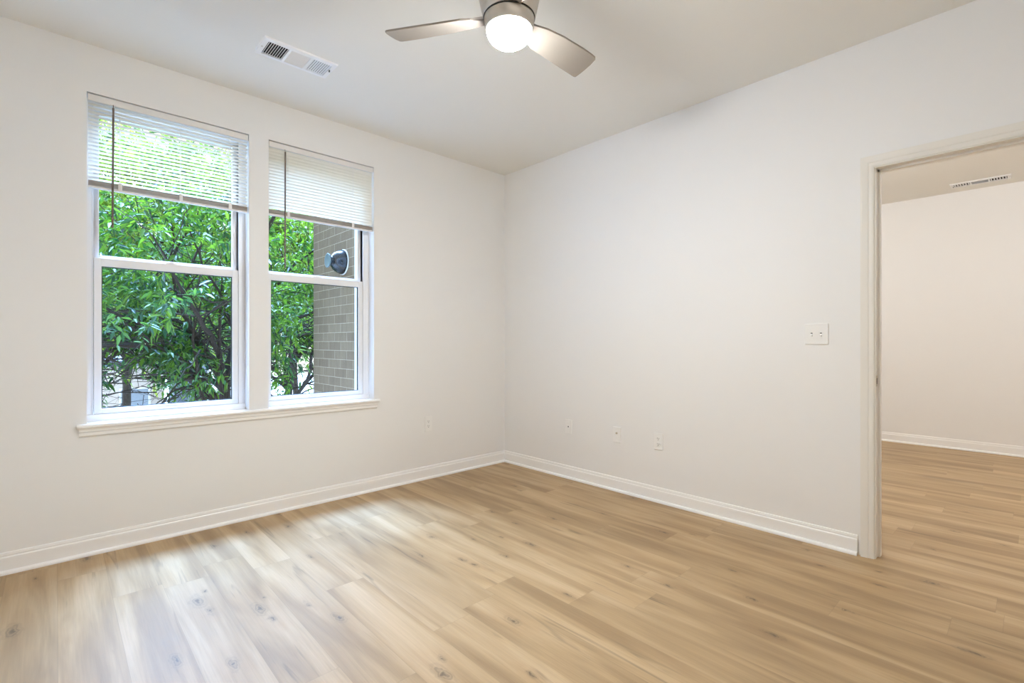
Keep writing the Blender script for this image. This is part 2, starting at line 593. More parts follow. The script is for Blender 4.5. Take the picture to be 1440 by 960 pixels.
bm = bmesh.new()
y0, y1 = WY, WY + WT
x0, x1 = LX - .2, RX + DT
box(bm, x0, W1[0], y0, y1, 0, CZ)
box(bm, W1[1], W2[0], y0, y1, WZ[0], WZ[1])
box(bm, W2[1], x1, y0, y1, 0, CZ)
box(bm, W1[0], W2[1], y0, y1, 0, WZ[0] - .022)
box(bm, W1[0], W2[1], y0, y1, WZ[1], CZ)
struct(obj('wall_window', bm, 'wall'), 'off-white wall with two tall windows', 'wall')

JT = 0.018
bm = bmesh.new()
box(bm, RX, RX + DT, DO[1] + JT, WY, 0, CZ)
box(bm, RX, RX + DT, HY0 - .2, DO[0] - JT, 0, CZ)
box(bm, RX, RX + DT, DO[0] - JT, DO[1] + JT, DH + JT, CZ)
struct(obj('wall_right', bm, 'wall'), 'blank off-white wall right of the corner, with the doorway', 'wall')

bm = bmesh.new()
box(bm, LX - .2, LX, BY - .2, WY, 0, CZ)
struct(obj('wall_left', bm, 'wall'), 'off-white wall behind the viewer on the left', 'wall')
bm = bmesh.new()
box(bm, LX, RX, BY - .2, BY, 0, CZ)
struct(obj('wall_back', bm, 'wall'), 'off-white wall behind the viewer', 'wall')
bm = bmesh.new()
box(bm, HX, HX + .2, HY0 - .2, HY1 + .2, 0, CZ)
struct(obj('wall_far', bm, 'wall'), 'pale wall of the next room seen through the doorway', 'wall')
bm = bmesh.new()
box(bm, RX + DT, HX, HY1, HY1 + .2, 0, CZ)
struct(obj('wall_far_side', bm, 'wall'), 'side wall of the next room', 'wall')
bm = bmesh.new()
box(bm, RX + DT, HX, HY0 - .2, HY0, 0, CZ)
struct(obj('wall_far_back', bm, 'wall'), 'other side wall of the next room', 'wall')

# ---- baseboards: profile (out from wall, height) with a shoe moulding child
BASE = [(0, 0), (.012, 0), (.012, .070), (.0115, .080), (.008, .086), (.0085, .092), (.006, .103), (0, .105)]
SHOE = [(.012, 0), (.028, 0), (.0275, .008), (.024, .014), (.018, .0175), (.012, .018)]
def baseboard(name, kind, a0, a1, at, label, sgn):
    def mk(prof):
        b = bmesh.new()
        if kind == 'x':     # runs along x on plane y = at, sticks out to sgn*y
            prism(b, prof, lambda d, h: (a0, at + sgn * d, h), lambda d, h: (a1, at + sgn * d, h))
        else:
            prism(b, prof, lambda d, h: (at + sgn * d, a0, h), lambda d, h: (at + sgn * d, a1, h))
        return b
    o = obj(name, mk(BASE), 'trim')
    struct(o, label, 'baseboard')
    obj('shoe_moulding', mk(SHOE), 'trim', o)
baseboard('baseboard_window', 'x', LX, RX, WY, 'white baseboard with shoe moulding under the windows', -1)
baseboard('baseboard_right', 'y', DO[1] + .078, WY - .012, RX, 'white baseboard with shoe moulding along the blank right wall', -1)
baseboard('baseboard_far', 'y', HY0, HY1, HX, 'white baseboard along the wall of the next room', -1)
baseboard('baseboard_left', 'y', BY, WY - .012, LX, 'white baseboard along the left wall', 1)
baseboard('baseboard_back', 'x', LX, RX, BY, 'white baseboard along the back wall', 1)

# ---- doorway: jamb with stop, casing and strike plate
door = bpy.data.objects.new('door_1', None)
C.objects.link(door)
door.location = (RX, (DO[0] + DO[1]) / 2, 0)
struct(door, 'cream painted door frame of the open doorway', 'doorway')
def dchild(name, b, mat, smooth=False):
    o = obj(name, b, mat, door, smooth)
    o.matrix_parent_inverse = Matrix.Translation(-Vector(door.location))
    return o
b = bmesh.new()
box(b, RX - .002, RX + DT + .002, DO[1], DO[1] + JT, 0, DH + JT)
box(b, RX - .002, RX + DT + .002, DO[0] - JT, DO[0], 0, DH + JT)
box(b, RX - .002, RX + DT + .002, DO[0], DO[1], DH, DH + JT)
dchild('jamb', b, 'doortrim')
b = bmesh.new()
sx0, sx1 = RX + .045, RX + .080
box(b, sx0, sx1, DO[1] - .011, DO[1] + .001, 0, DH)
box(b, sx0, sx1, DO[0] - .001, DO[0] + .011, 0, DH)
box(b, sx0, sx1, DO[0], DO[1], DH - .011, DH + .001)
dchild('door_stop', b, 'doortrim')
CAS = [(0, 0), (0, .0085), (.010, .0105), (.022, .0105), (.026, .0135), (.040, .0150), (.052, .0165), (.0575, .0165), (.0575, 0)]
def casing(wall_x, sgn):
    rv = .006
    b = bmesh.new()
    yl, yr, zt = DO[1] + rv, DO[0] - rv, DH + rv
    prism(b, CAS, lambda a, d: (wall_x + sgn * d, yl + a, 0), lambda a, d: (wall_x + sgn * d, yl + a, zt + a))
    prism(b, CAS, lambda a, d: (wall_x + sgn * d, yr - a, 0), lambda a, d: (wall_x + sgn * d, yr - a, zt + a))
    prism(b, CAS, lambda a, d: (wall_x + sgn * d, yl + a, zt + a), lambda a, d: (wall_x + sgn * d, yr - a, zt + a))
    return b
dchild('casing', casing(RX, -1), 'doortrim')
dchild('casing', casing(RX + DT, 1), 'doortrim')
b = bmesh.new()
box(b, RX + .004, RX + .036, DO[1] - .0018, DO[1] + .001, .905, .962, .0006)
sp_ = dchild('strike_plate', b, 'steel')
sp_['label'] = 'small brass-coloured strike plate'
b = bmesh.new()
box(b, RX + .014, RX + .026, DO[1] - .0022, DO[1] - .0012, .918, .949)
h_ = obj('latch_hole', b, 'dark', sp_)

# ---- windows
FY = WY + .085       # inner face of the lower sash
def window(name, wx, gx, label):
    x0, x1 = wx
    g0, g1 = gx
    w = bpy.data.objects.new(name, None)
    C.objects.link(w)
    w.location = ((x0 + x1) / 2, FY, WZ[0])
    struct(w, label, 'window')
    inv = Matrix.Translation(-Vector(w.location))
    def ch(nm, b, mat, parent=None):
        o = obj(nm, b, mat, parent or w)
        if parent is None:
            o.matrix_parent_inverse = inv
        return o
    z0, z1 = WZ
    s0, s1 = g0 - .033, g1 + .033          # lower sash outer edges
    b = bmesh.new()
    frame_rect(b, x0, x1, z0, z1, s0 - x0 - .002, x1 - s1 - .002, .040, .035, FY + .004, WY + WT + .01, .002)
    # sloped bottom lip in front of the lower sash
    box(b, x0, x1, FY - .008, FY + .05, z0, z0 + .038, .003)
    ch('window_frame', b, 'vinyl')
    # drywall return beads beside the frame
    b = bmesh.new()
    box(b, s0 - .006, s0 - .002, FY - .004, FY + .05, z0 + .038, z1 - .03, .001)
    box(b, s1 + .002, s1 + .006, FY - .004, FY + .05, z0 + .038, z1 - .03, .001)
    ch('side_track', b, 'vinyl')
    # lower sash
    zb, zt = z0 + .040, 1.607
    b = bmesh.new()
    frame_rect(b, s0, s1, zb, zt, .033, .033, .028, .046, FY, FY + .035, .002)
    ls = ch('lower_sash', b, 'vinyl')
    b = bmesh.new()
    box(b, s0 + .028, s1 - .028, FY + .014, FY + .018, zb + .023, zt - .040)
    ch('glass_pane', b, 'glass', ls)
    b = bmesh.new()
    frame_rect(b, s0 + .0329, s1 - .0329, zb + .0279, zt - .0459, .004, .004, .004, .004, FY + .010, FY + .022)
    ch('glazing_gasket', b, 'dark', ls)
    mx = (s0 + s1) / 2
    b = bmesh.new()
    box(b, mx - .06, mx + .06, FY - .007, FY + .002, zb + .003, zb + .014, .002)
    ch('lift_rail', b, 'vinyl', ls)
    b = bmesh.new()
    box(b, mx - .030, mx + .030, FY + .002, FY + .03, zt - .002, zt + .008, .002)
    box(b, mx - .010, mx + .012, FY + .004, FY + .02, zt + .006, zt + .016, .002)
    ch('sash_lock', b, 'vinyl', ls)
    # upper sash, one track further out
    b = bmesh.new()
    frame_rect(b, s0 - .006, s1 + .006, 1.572, z1 - .03, .030, .030, .055, .035, FY + .038, FY + .072, .002)
    us = ch('upper_sash', b, 'vinyl')
    b = bmesh.new()
    box(b, s0 + .020, s1 - .020, FY + .052, FY + .056, 1.622, z1 - .060)
    ch('glass_pane', b, 'glass', us)
    return w
window('window_1', W1, (.187, .836), 'left white single-hung window, the wider one')
window('window_2', W2, (1.070, 1.700), 'right white single-hung window looking on the brick wing')

# ---- stool and apron across both windows
b = bmesh.new()
box(b, .079, 1.824, WY - .034, WY + .002, .680, .702, .008)
box(b, W1[0] + .0005, W1[1] - .0005, WY, FY + .02, .680, .7015)
box(b, W2[0] + .0005, W2[1] - .0005, WY, FY + .02, .680, .7015)
st = obj('trim_1', b, 'trim')
struct(st, 'long white window stool running under both windows', 'window sill')
b = bmesh.new()
AP = [(0, .682), (.018, .682), (.018, .662), (.013, .655), (.013, .640), (.008, .634), (0, .632)]
prism(b, AP, lambda d, h: (.090, WY - d, h), lambda d, h: (1.806, WY - d, h))
obj('apron', b, 'trim', st)

# ------------------------------------------------------------------ mini blinds
def blind(wx, zbot, tilt, wand_x, wand_bot, tape_xs, label, inset=.004):
    x0, x1 = wx[0] + .004, wx[1] - .004
    yc = WY + .018 + inset
    zt = WZ[1] - .005
    t = empty('window_blind', ((x0 + x1) / 2, yc, zt), label, 'blind', 'white mini blinds pulled half up')
    inv = Matrix.Translation(-Vector(t.location))
    def ch(nm, b, mat, smooth=False):
        o = obj(nm, b, mat, t, smooth)
        o.matrix_parent_inverse = inv
        return o
    b = bmesh.new()
    box(b, x0, x1, yc - .016, yc + .014, zt - .036, zt, .003)
    hr = ch('headrail', b, 'blindpl')
    # hanging slats: curved strips
    pitch = .0212
    ztop = zt - .050
    stack_top = zbot + .042
    n = int((ztop - stack_top - .006) / pitch) + 1
    b = bmesh.new()
    def slat(zc, ang, yofs=0.0):
        prev = None
        for i in range(5):
            s = -0.0125 + .025 * i / 4
            crown = .0022 * (1 - (s / .0125) ** 2)
            y = yc + yofs + s * math.cos(ang) - crown * math.sin(ang)
            z = zc + s * math.sin(ang) + crown * math.cos(ang)
            cur = (b.verts.new((x0 + .002, y, z)), b.verts.new((x1 - .002, y, z)))
            if prev:
                b.faces.new((prev[0], prev[1], cur[1], cur[0]))
            prev = cur
    rng = random.Random(3)
    for k in range(n):
        slat(ztop - k * pitch, tilt + rng.uniform(-.02, .02))
    ch('slat_panel', b, 'slat', True)
    # gathered slats above the bottom rail, still separate lines
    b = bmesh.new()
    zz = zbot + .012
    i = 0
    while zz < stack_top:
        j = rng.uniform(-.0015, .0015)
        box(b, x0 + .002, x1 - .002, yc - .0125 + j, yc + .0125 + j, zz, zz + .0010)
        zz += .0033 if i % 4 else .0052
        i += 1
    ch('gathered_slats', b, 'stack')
    b = bmesh.new()
    box(b, x0 + .001, x1 - .001, yc - .014, yc + .013, zbot, zbot + .011, .003)
    ch('bottom_rail', b, 'blindpl')
    for x in tape_xs:
        b = bmesh.new()
        for dy in (-.0135, .0135):
            cyl(b, (x, yc + dy, zbot + .01), (x, yc + dy, zt - .03), .0008, n=6)
        box(b, x - .0007, x + .0007, yc - .0135, yc + .0135, zt - .0312, zt - .0298)
        ch('ladder_cord', b, 'cord')
    for x in tape_xs:
        b = bmesh.new()
        box(b, x - .009, x + .009, yc - .0165, yc - .0142, zbot + .002, zbot + .046, .0008)
        ch('tape_clip', b, 'blindpl')
    b = bmesh.new()
    yw = yc - .022
    cyl(b, (wand_x, yw + .008, zt - .030), (wand_x, yw, zt - .050), .002, n=8)
    cyl(b, (wand_x, yw, zt - .050), (wand_x - .004, yw - .006, wand_bot), .005, n=6)
    ch('tilt_wand', b, 'wand')
blind(W1, 1.972, -0.22, .232, 1.765, (.262, .545, .805), 'slightly open white mini blind over the left window, trees showing through its slats')
blind(W2, 1.985, -1.12, 1.135, 1.640, (1.160, 1.620), 'closed white mini blind over the right window beside the corner')

# ------------------------------------------------------------------ outlets and plates
def on_wall(o, wall):
    # local frame: x across, y into the room is -y, z up; window wall as is, right wall turned
    if wall == 'right':
        o.rotation_euler = (0, 0, -math.pi / 2)

def plate(name, wall, a, z, w, h, label, cat, group=None):
    loc = (a, WY, z) if wall == 'window' else (RX, a, z)
    t = empty(name, loc, label, cat, group)
    on_wall(t, wall)
    b = bmesh.new()
    box(b, -w / 2, w / 2, -.0065, .0005, -h / 2, h / 2, .0025)
    obj('cover_plate', b, 'plastic', t)
    return t

def screw(t, x, z, y=-.0065):
    b = bmesh.new()
    cyl(b, (x, y + .001, z), (x, y - .0012, z), .0033, .0028, 12)
    obj('screw', b, 'plastic', t)

def duplex(t):
    for s in (1, -1):
        b = bmesh.new()
        zc = s * .0195
        prof = []
        for i in range(20):
            a = 2 * math.pi * i / 20
            prof.append((max(-.0165, min(.0165, .0175 * math.cos(a))), zc + .0143 * math.sin(a)))
        A = [b.verts.new((x, -.006, z)) for x, z in prof]
        B = [b.verts.new((x, -.0088, z)) for x, z in prof]
        for i in range(20):
            b.faces.new((A[i], A[(i + 1) % 20], B[(i + 1) % 20], B[i]))
        b.faces.new(B)
        bmesh.ops.recalc_face_normals(b, faces=b.faces)
        so = obj('socket', b, 'plastic', t)
        b = bmesh.new()
        box(b, -.0075, -.0053, -.0091, -.0080, zc - .001, zc + .0085)
        box(b, .0053, .0075, -.0091, -.0080, zc - .0005, zc + .0075)
        cyl(b, (0, -.0080, zc - .0075), (0, -.0091, zc - .0075), .0027, n=10)
        obj('slots', b, 'dark', so)
    screw(t, 0, 0)

t = plate('electrical_outlet', 'window', 2.275, .456, .070, .125, 'white duplex outlet on the window wall, left of the corner', 'outlet', 'wall outlets')
duplex(t)
t = plate('electrical_outlet', 'right', 1.820, .430, .070, .118, 'white duplex outlet on the right wall, nearest the doorway of the three plates', 'outlet', 'wall outlets')
duplex(t)
# phone plate: one square jack
t = plate('phone_jack', 'right', 2.653, .431, .070, .118, 'white wall plate with one dark jack hole, nearest the corner', 'wall plate', 'jack plates')
b = bmesh.new()
box(b, -.010, .010, -.0085, -.006, -.009, .011, .001)
jk = obj('jack', b, 'plastic', t)
b = bmesh.new()
box(b, -.0055, .0055, -.0089, -.0080, -.004, .006)
obj('jack_hole', b, 'dark', jk)
screw(t, 0, .045)
screw(t, 0, -.045)
# coax plate: threaded barrel
t = plate('cable_jack', 'right', 2.172, .431, .070, .118, 'white wall plate with a small threaded cable connector, between the outlet and the corner plate', 'wall plate', 'jack plates')
b = bmesh.new()
lathe(b, [(0, -.006), (.0075, -.006), (.0075, -.0085), (.0048, -.009), (.0048, -.017), (.0034, -.017), (.0034, -.012), (0, -.012)], 14, 'z')
for v in b.verts:
    v.co = Vector((v.co.x, v.co.z, v.co.y + .012))
bmesh.ops.recalc_face_normals(b, faces=b.faces)
obj('connector', b, 'steel', t)
b = bmesh.new()
box(b, -.006, .006, -.0080, -.006, -.022, -.008, .001)
obj('phone_port', b, 'plastic', t)
screw(t, 0, .045)
screw(t, 0, -.045)
# double toggle switch
t = plate('light_switch', 'right', .832, 1.184, .117, .117, 'white double toggle light switch beside the door frame', 'switch')
for x in (-.023, .023):
    b = bmesh.new()
    box(b, x - .0055, x + .0055, -.0072, -.006, -.0125, .0125, .0004)
    slot = obj('toggle_slot', b, 'plastic', t)
    b = bmesh.new()
    A = [b.verts.new(p) for p in ((x - .004, -.006, -.008), (x + .004, -.006, -.008), (x + .004, -.006, .004), (x - .004, -.006, .004))]
    B = [b.verts.new(p) for p in ((x - .003, -.017, -.011), (x + .003, -.017, -.011), (x + .003, -.017, -.005), (x - .003, -.017, -.005))]
    for i in range(4):
        b.faces.new((A[i], A[(i + 1) % 4], B[(i + 1) % 4], B[i]))
    b.faces.new(B)
    bmesh.ops.recalc_face_normals(b, faces=b.faces)
    obj('toggle', b, 'plastic', t)
    b = bmesh.new()
    box(b, x - .0046, x + .0046, -.0076, -.0070, .002, .0075)
    box(b, x - .0046, x + .0046, -.0076, -.0070, -.0115, -.0085)
    obj('slot_gap', b, 'dark', slot)
    screw(t, x, .030)
    screw(t, x, -.030)

# ------------------------------------------------------------------ ceiling vents
def vent(loc, rot, LXX, WYY, label, dark_center):
    """three-way register, long axis along local x, face towards -z"""
    t = empty('ceiling_vent', loc, label, 'vent', 'ceiling air vents', (0, 0, rot))
    hx, hy = LXX / 2, WYY / 2
    m = .028
    b = bmesh.new()
    # bevelled face frame
    def ring(x, y, z):
        return [b.verts.new(p) for p in ((-x, -y, z), (x, -y, z), (x, y, z), (-x, y, z))]
    r0, r1, r2, r3 = ring(hx, hy, 0), ring(hx - .004, hy - .004, -.008), ring(hx - m, hy - m, -.010), ring(hx - m, hy - m, .0)
    for a, c in ((r0, r1), (r1, r2), (r2, r3)):
        for i in range(4):
            b.faces.new((a[i], a[(i + 1) % 4], c[(i + 1) % 4], c[i]))
    bmesh.ops.recalc_face_normals(b, faces=b.faces)
    ix, iy = hx - m, hy - m
    p1, p2 = -ix + (2 * ix) * .33, -ix + (2 * ix) * .67
    for p in (p1, p2):
        box(b, p - .006, p + .006, -iy, iy, -.010, -.002)
    obj('vent_frame', b, 'vent', t)
    b = bmesh.new()
    box(b, -ix, ix, -iy, iy, -.0012, -.0002)
    obj('duct_opening', b, 'duct', t)
    def vanes(xa, xb, along_y, ang, n, mat='vent'):
        b = bmesh.new()
        for k in range(n):
            if along_y:
                c = xa + (xb - xa) * (k + .5) / n
                d = (xb - xa) / n * .60
                dx, dz = d * math.cos(ang), abs(d * math.sin(ang))
                sg = 1 if math.cos(ang) >= 0 else -1
                vs = [(c - dx / 2, -iy, -.0095), (c + dx / 2, -iy, -.0095 + min(dz, .007)), (c + dx / 2, iy, -.0095 + min(dz, .007)), (c - dx / 2, iy, -.0095)]
                off = Vector((.0008 * sg, 0, .0004))
            else:
                c = -iy + (2 * iy) * (k + .5) / n
                d = (2 * iy) / n * .80
                dy = d * math.cos(ang)
                dz = min(abs(d * math.sin(ang)), .007) * (1 if ang > 0 else -1)
                z_ = -.0095 if ang > 0 else -.0025
                vs = [(xa, c - dy / 2, z_), (xb, c - dy / 2, z_), (xb, c + dy / 2, z_ + dz), (xa, c + dy / 2, z_ + dz)]
                off = Vector((0, .0006, .0004))
            A = [b.verts.new(v) for v in vs]
            B = [b.verts.new(Vector(v) + off) for v in vs]
            for i in range(4):
                b.faces.new((A[i], A[(i + 1) % 4], B[(i + 1) % 4], B[i]))
            b.faces.new(A)
            b.faces.new(B[::-1])
        bmesh.ops.recalc_face_normals(b, faces=b.faces)
        obj('louver_bank', b, mat, t)
    vanes(-ix, p1 - .006, True, math.radians(38), 9 if not dark_center else 6)
    vanes(p1 + .006, p2 - .006, False, math.radians(-35), 9)
    vanes(p2 + .006, ix, True, math.radians(180 - 38), 9 if not dark_center else 6)
    for s in (-1, 1):
        b = bmesh.new()
        cyl(b, (s * (hx - .014), 0, -.008), (s * (hx - .014), 0, -.0105), .004, .0035, 10)
        obj('screw', b, 'steel', t)
    b = bmesh.new()
    box(b, hx - .024, hx - .020, -.022, -.010, -.018, -.006, .001)
    obj('damper_lever', b, 'dark', t)
vent((.992, 2.824, CZ), 0, .395, .192, 'white three-way air vent on the ceiling above the left window', False)
vent((6.69, .352, CZ), math.pi / 2, .44, .17, 'white air vent on the ceiling of the next room, seen through the doorway', True)

# ------------------------------------------------------------------ ceiling fan
FX, FYY = 1.313, 1.4175
fan = empty('ceiling_fan', (FX, FYY, CZ), 'three-blade brushed nickel ceiling fan with a lit frosted dome', 'ceiling fan')
b = bmesh.new()
lathe(b, [(0, 0), (.085, 0), (.088, -.012), (.080, -.060), (.062, -.075), (0, -.075)], 48)
obj('canopy', b, 'nickel', fan, True)
b = bmesh.new()
lathe(b, [(0, -.072), (.110, -.074), (.124, -.082), (.128, -.105), (.1265, -.200), (.121, -.235), (.110, -.285), (.1035, -.310), (.1005, -.3125), (0, -.3125)], 64)
mh = obj('motor_housing', b, 'nickel', fan, True)
b = bmesh.new()
for a0 in (20, 140, 260):
    a = math.radians(a0 - 110)
    c, s = math.cos(a), math.sin(a)
    vs = box(b, .1240, .1275, -.012, .012, -.230, -.222)
for v in b.verts: pass
o_ = obj('vent_slot', b, 'dark', mh)
b = bmesh.new()
lathe(b, [(.0980, -.3127), (.1030, -.3129), (.1030, -.3156), (.0980, -.3160)], 48)
obj('trim_groove', b, 'dark', fan, True)
b = bmesh.new()
lathe(b, [(0, -.316), (.100, -.316), (.1005, -.319), (.0975, -.340), (.0945, -.358), (.0915, -.362), (.0895, -.362), (.0895, -.350), (0, -.350)], 64)
obj('light_ring', b, 'nickel', fan, True)
b = bmesh.new()
prof = [(.0885, -.356)]
for i in range(13):
    a = math.pi / 2 * i / 12
    prof.append((.0895 * math.cos(a) if i < 12 else 0, -.362 - .064 * math.sin(a)))
lathe(b, prof, 48)
gd = obj('light_dome', b, 'globe', fan, True)
gd['label'] = 'glowing frosted glass dome'

BP = [(.088, .012), (.12, .020), (.15, .040), (.19, .051), (.27, .049), (.40, .047), (.49, .0445), (.506, .0435), (.514, .038)]
BM = [(.088, -.030), (.18, -.058), (.27, -.074), (.40, -.086), (.47, -.089), (.495, -.088), (.503, -.083)]
def blade_bm():
    b = bmesh.new()
    p = -.27
    outline = BP + [(.5155, .015), (.5145, -.015), (.511, -.050)] + BM[::-1]
    up, dn = [], []
    for r, s in outline:
        y, z = s * math.cos(p), s * math.sin(p)
        up.append(b.verts.new((r, y, z + .004)))
        dn.append(b.verts.new((r, y, z - .004)))
    n = len(outline)
    b.faces.new(up)
    b.faces.new(dn[::-1])
    for i in range(n):
        b.faces.new((up[i], dn[i], dn[(i + 1) % n], up[(i + 1) % n]))
    bmesh.ops.recalc_face_normals(b, faces=b.faces)
    return b
BZ = 2.425 - CZ
for k in range(3):
    ang = math.radians(167.95 - 120 * k) - math.atan2(.6838, .7297)
    bl = obj('blade', blade_bm(), 'blade', fan)
    bl.location = (0, 0, BZ)
    bl.rotation_euler = (0, 0, ang)
    b = bmesh.new()
    box(b, .080, .150, -.034, .010, -.008, .010, .004)
    for v in b.verts:
        y, z = v.co.y, v.co.z
        v.co.y = y * math.cos(-.27) - z * math.sin(-.27)
        v.co.z = y * math.sin(-.27) + z * math.cos(-.27) + .006
    obj('blade_holder', b, 'nickel', bl)

# ------------------------------------------------------------------ lamp of the next room
for (lx, ly) in ((5.0, -1.35), (4.6, 1.7)):
    hl = empty('ceiling_lamp', (lx, ly, CZ), 'round globe ceiling lamp of the next room, out of view', 'lamp', 'ceiling lamps of the next room')
    b = bmesh.new()
    lathe(b, [(0, 0), (.07, 0), (.065, -.02), (.02, -.03), (.012, -.04), (.012, -.22), (.05, -.225), (.05, -.245), (0, -.245)], 32)
    obj('lamp_stem', b, 'nickel', hl, True)
    b = bmesh.new()
    prof = [(.13 * math.sin(math.pi * i / 14) if 0 < i < 14 else 0, -.365 + .13 * math.cos(math.pi * i / 14)) for i in range(15)]
    lathe(b, prof, 32)
    obj('lamp_shade', b, 'hallglobe', hl, True)

# ------------------------------------------------------------------ outside: brick wing with the vent cowl
GZ = -3.3
BX = 2.2
b = bmesh.new()
box(b, BX, BX + 3.5, WY + WT + .01, 5.74, GZ, 6.0)
wing = obj('brick_wing', b, 'brick')
tag(wing, 'grey-brown brick building wing standing outside the right window', 'building')
cw = empty('wall_vent', (BX, 4.93, 1.975), 'black cone-shaped exhaust vent on the brick wing outside the right window', 'vent')
b = bmesh.new()
lathe(b, [(0, 0), (.134, 0), (.132, -.012), (0, -.012)], 32, 'x')
obj('caulk_ring', b, 'caulk', cw, True)
b = bmesh.new()
lathe(b, [(0, -.010), (.128, -.010), (.127, -.022), (.117, -.055), (.094, -.095), (.058, -.124), (.047, -.131), (.046, -.152), (0, -.152)], 32, 'x')
obj('hood_cone', b, 'cowl', cw, True)
b = bmesh.new()
lathe(b, [(0, -.148), (.060, -.151), (.072, -.160), (.074, -.170), (.066, -.172), (.060, -.163), (0, -.161)], 32, 'x')
obj('end_cap', b, 'cowlcap', cw, True)

# ground, street buildings
b = bmesh.new()
box(b, -40, 60, WY + WT + .02, 70, GZ - .2, GZ)
gr = obj('ground', b, 'pave')
struct(gr, 'pale paved ground outside below the windows', 'ground')

def far_building(name, x0, x1, y0, y1, h, wallm, label, cols, rows, win, z0=GZ, roofm='roof', over=.4, column=None):
    t = empty(name, ((x0 + x1) / 2, y0, GZ), label, 'building')
    inv = Matrix.Translation(-Vector(t.location))
    def ch(nm, b, mat, parent=None):
        o = obj(nm, b, mat, parent or t)
        if parent is None:
            o.matrix_parent_inverse = inv
        return o
    b = bmesh.new()
    box(b, x0, x1, y0, y1, GZ, GZ + h)
    ch('wall', b, wallm)
    b = bmesh.new()
    box(b, x0 - over, x1 + over, y0 - over, y1 + over, GZ + h, GZ + h + .25, .03)
    ch('roof', b, roofm)
    for i in range(cols):
        for j in range(rows):
            cx = x0 + (x1 - x0) * (i + .5) / cols
            cz = GZ + 1.7 + j * 3.0
            b = bmesh.new()
            frame_rect(b, cx - win / 2, cx + win / 2, cz - .75, cz + .75, .08, .08, .08, .08, y0 - .06, y0 + .05)
            f = ch('window', b, 'column')
            b = bmesh.new()
            box(b, cx - win / 2 + .07, cx + win / 2 - .07, y0 - .03, y0 + .04, cz - .68, cz + .68)
            ch('pane', b, 'winglass', f)
    if column:
        b = bmesh.new()
        box(b, column - .25, column + .25, y0 - .5, y0 - .05, GZ, GZ + h + 1.2, .03)
        ch('column', b, 'column')
far_building('house', -9, 3.6, 27, 36, 3.4, 'stucco', 'low pale beige building far across the street behind the trees', 6, 1, 1.1)
far_building('house', 4.5, 6.9, 24, 32, 9.3, 'siding', 'blue-grey sided house far behind the trees at the right edge of the left window', 1, 2, 1.2, column=4.95)

# ------------------------------------------------------------------ trees
def leaf_arrays(pts, dirs, rng, lmin, lmax, droop, per):
    """lens-shaped leaves of two folded halves, six vertices each"""
    n = len(pts)
    ln = rng.uniform(lmin, lmax, n)
    wd = ln * rng.uniform(.26, .36, n)
    d = dirs + rng.normal(0, .45, (n, 3))
    d[:, 2] -= droop
    d /= np.linalg.norm(d, axis=1)[:, None]
    up = rng.normal(0, .55, (n, 3)) + np.array([0, 0, 1.0])
    s = np.cross(d, up)
    s /= np.linalg.norm(s, axis=1)[:, None] + 1e-9
    nn = np.cross(s, d)
    L_, W_ = ln[:, None], wd[:, None]
    v = np.empty((n, 6, 3))
    v[:, 0] = pts
    v[:, 1] = pts + d * L_ * .38 + s * W_ * .5 + nn * W_ * .14
    v[:, 2] = pts + d * L_ * .72 + s * W_ * .33 + nn * W_ * .06 - np.array([0, 0, .06]) * L_
    v[:, 3] = pts + d * L_ - np.array([0, 0, .16]) * L_
    v[:, 4] = pts + d * L_ * .72 - s * W_ * .33 + nn * W_ * .06 - np.array([0, 0, .06]) * L_
    v[:, 5] = pts + d * L_ * .38 - s * W_ * .5 + nn * W_ * .14
    base = (np.arange(n) * 6)[:, None]
    f = np.concatenate([base + np.array([[0, 1, 2, 3]]), base + np.array([[0, 3, 4, 5]])], axis=1).reshape(-1, 4)
    return v.reshape(-1, 3), f

def blocked(p):
    # inside or against the brick wing or the house wall, or above the skyline left open over the garden
    if p[1] < WY + WT + .35: return True
    if p[1] < 6.0 and p[0] > .362 * p[1]: return True
    return False

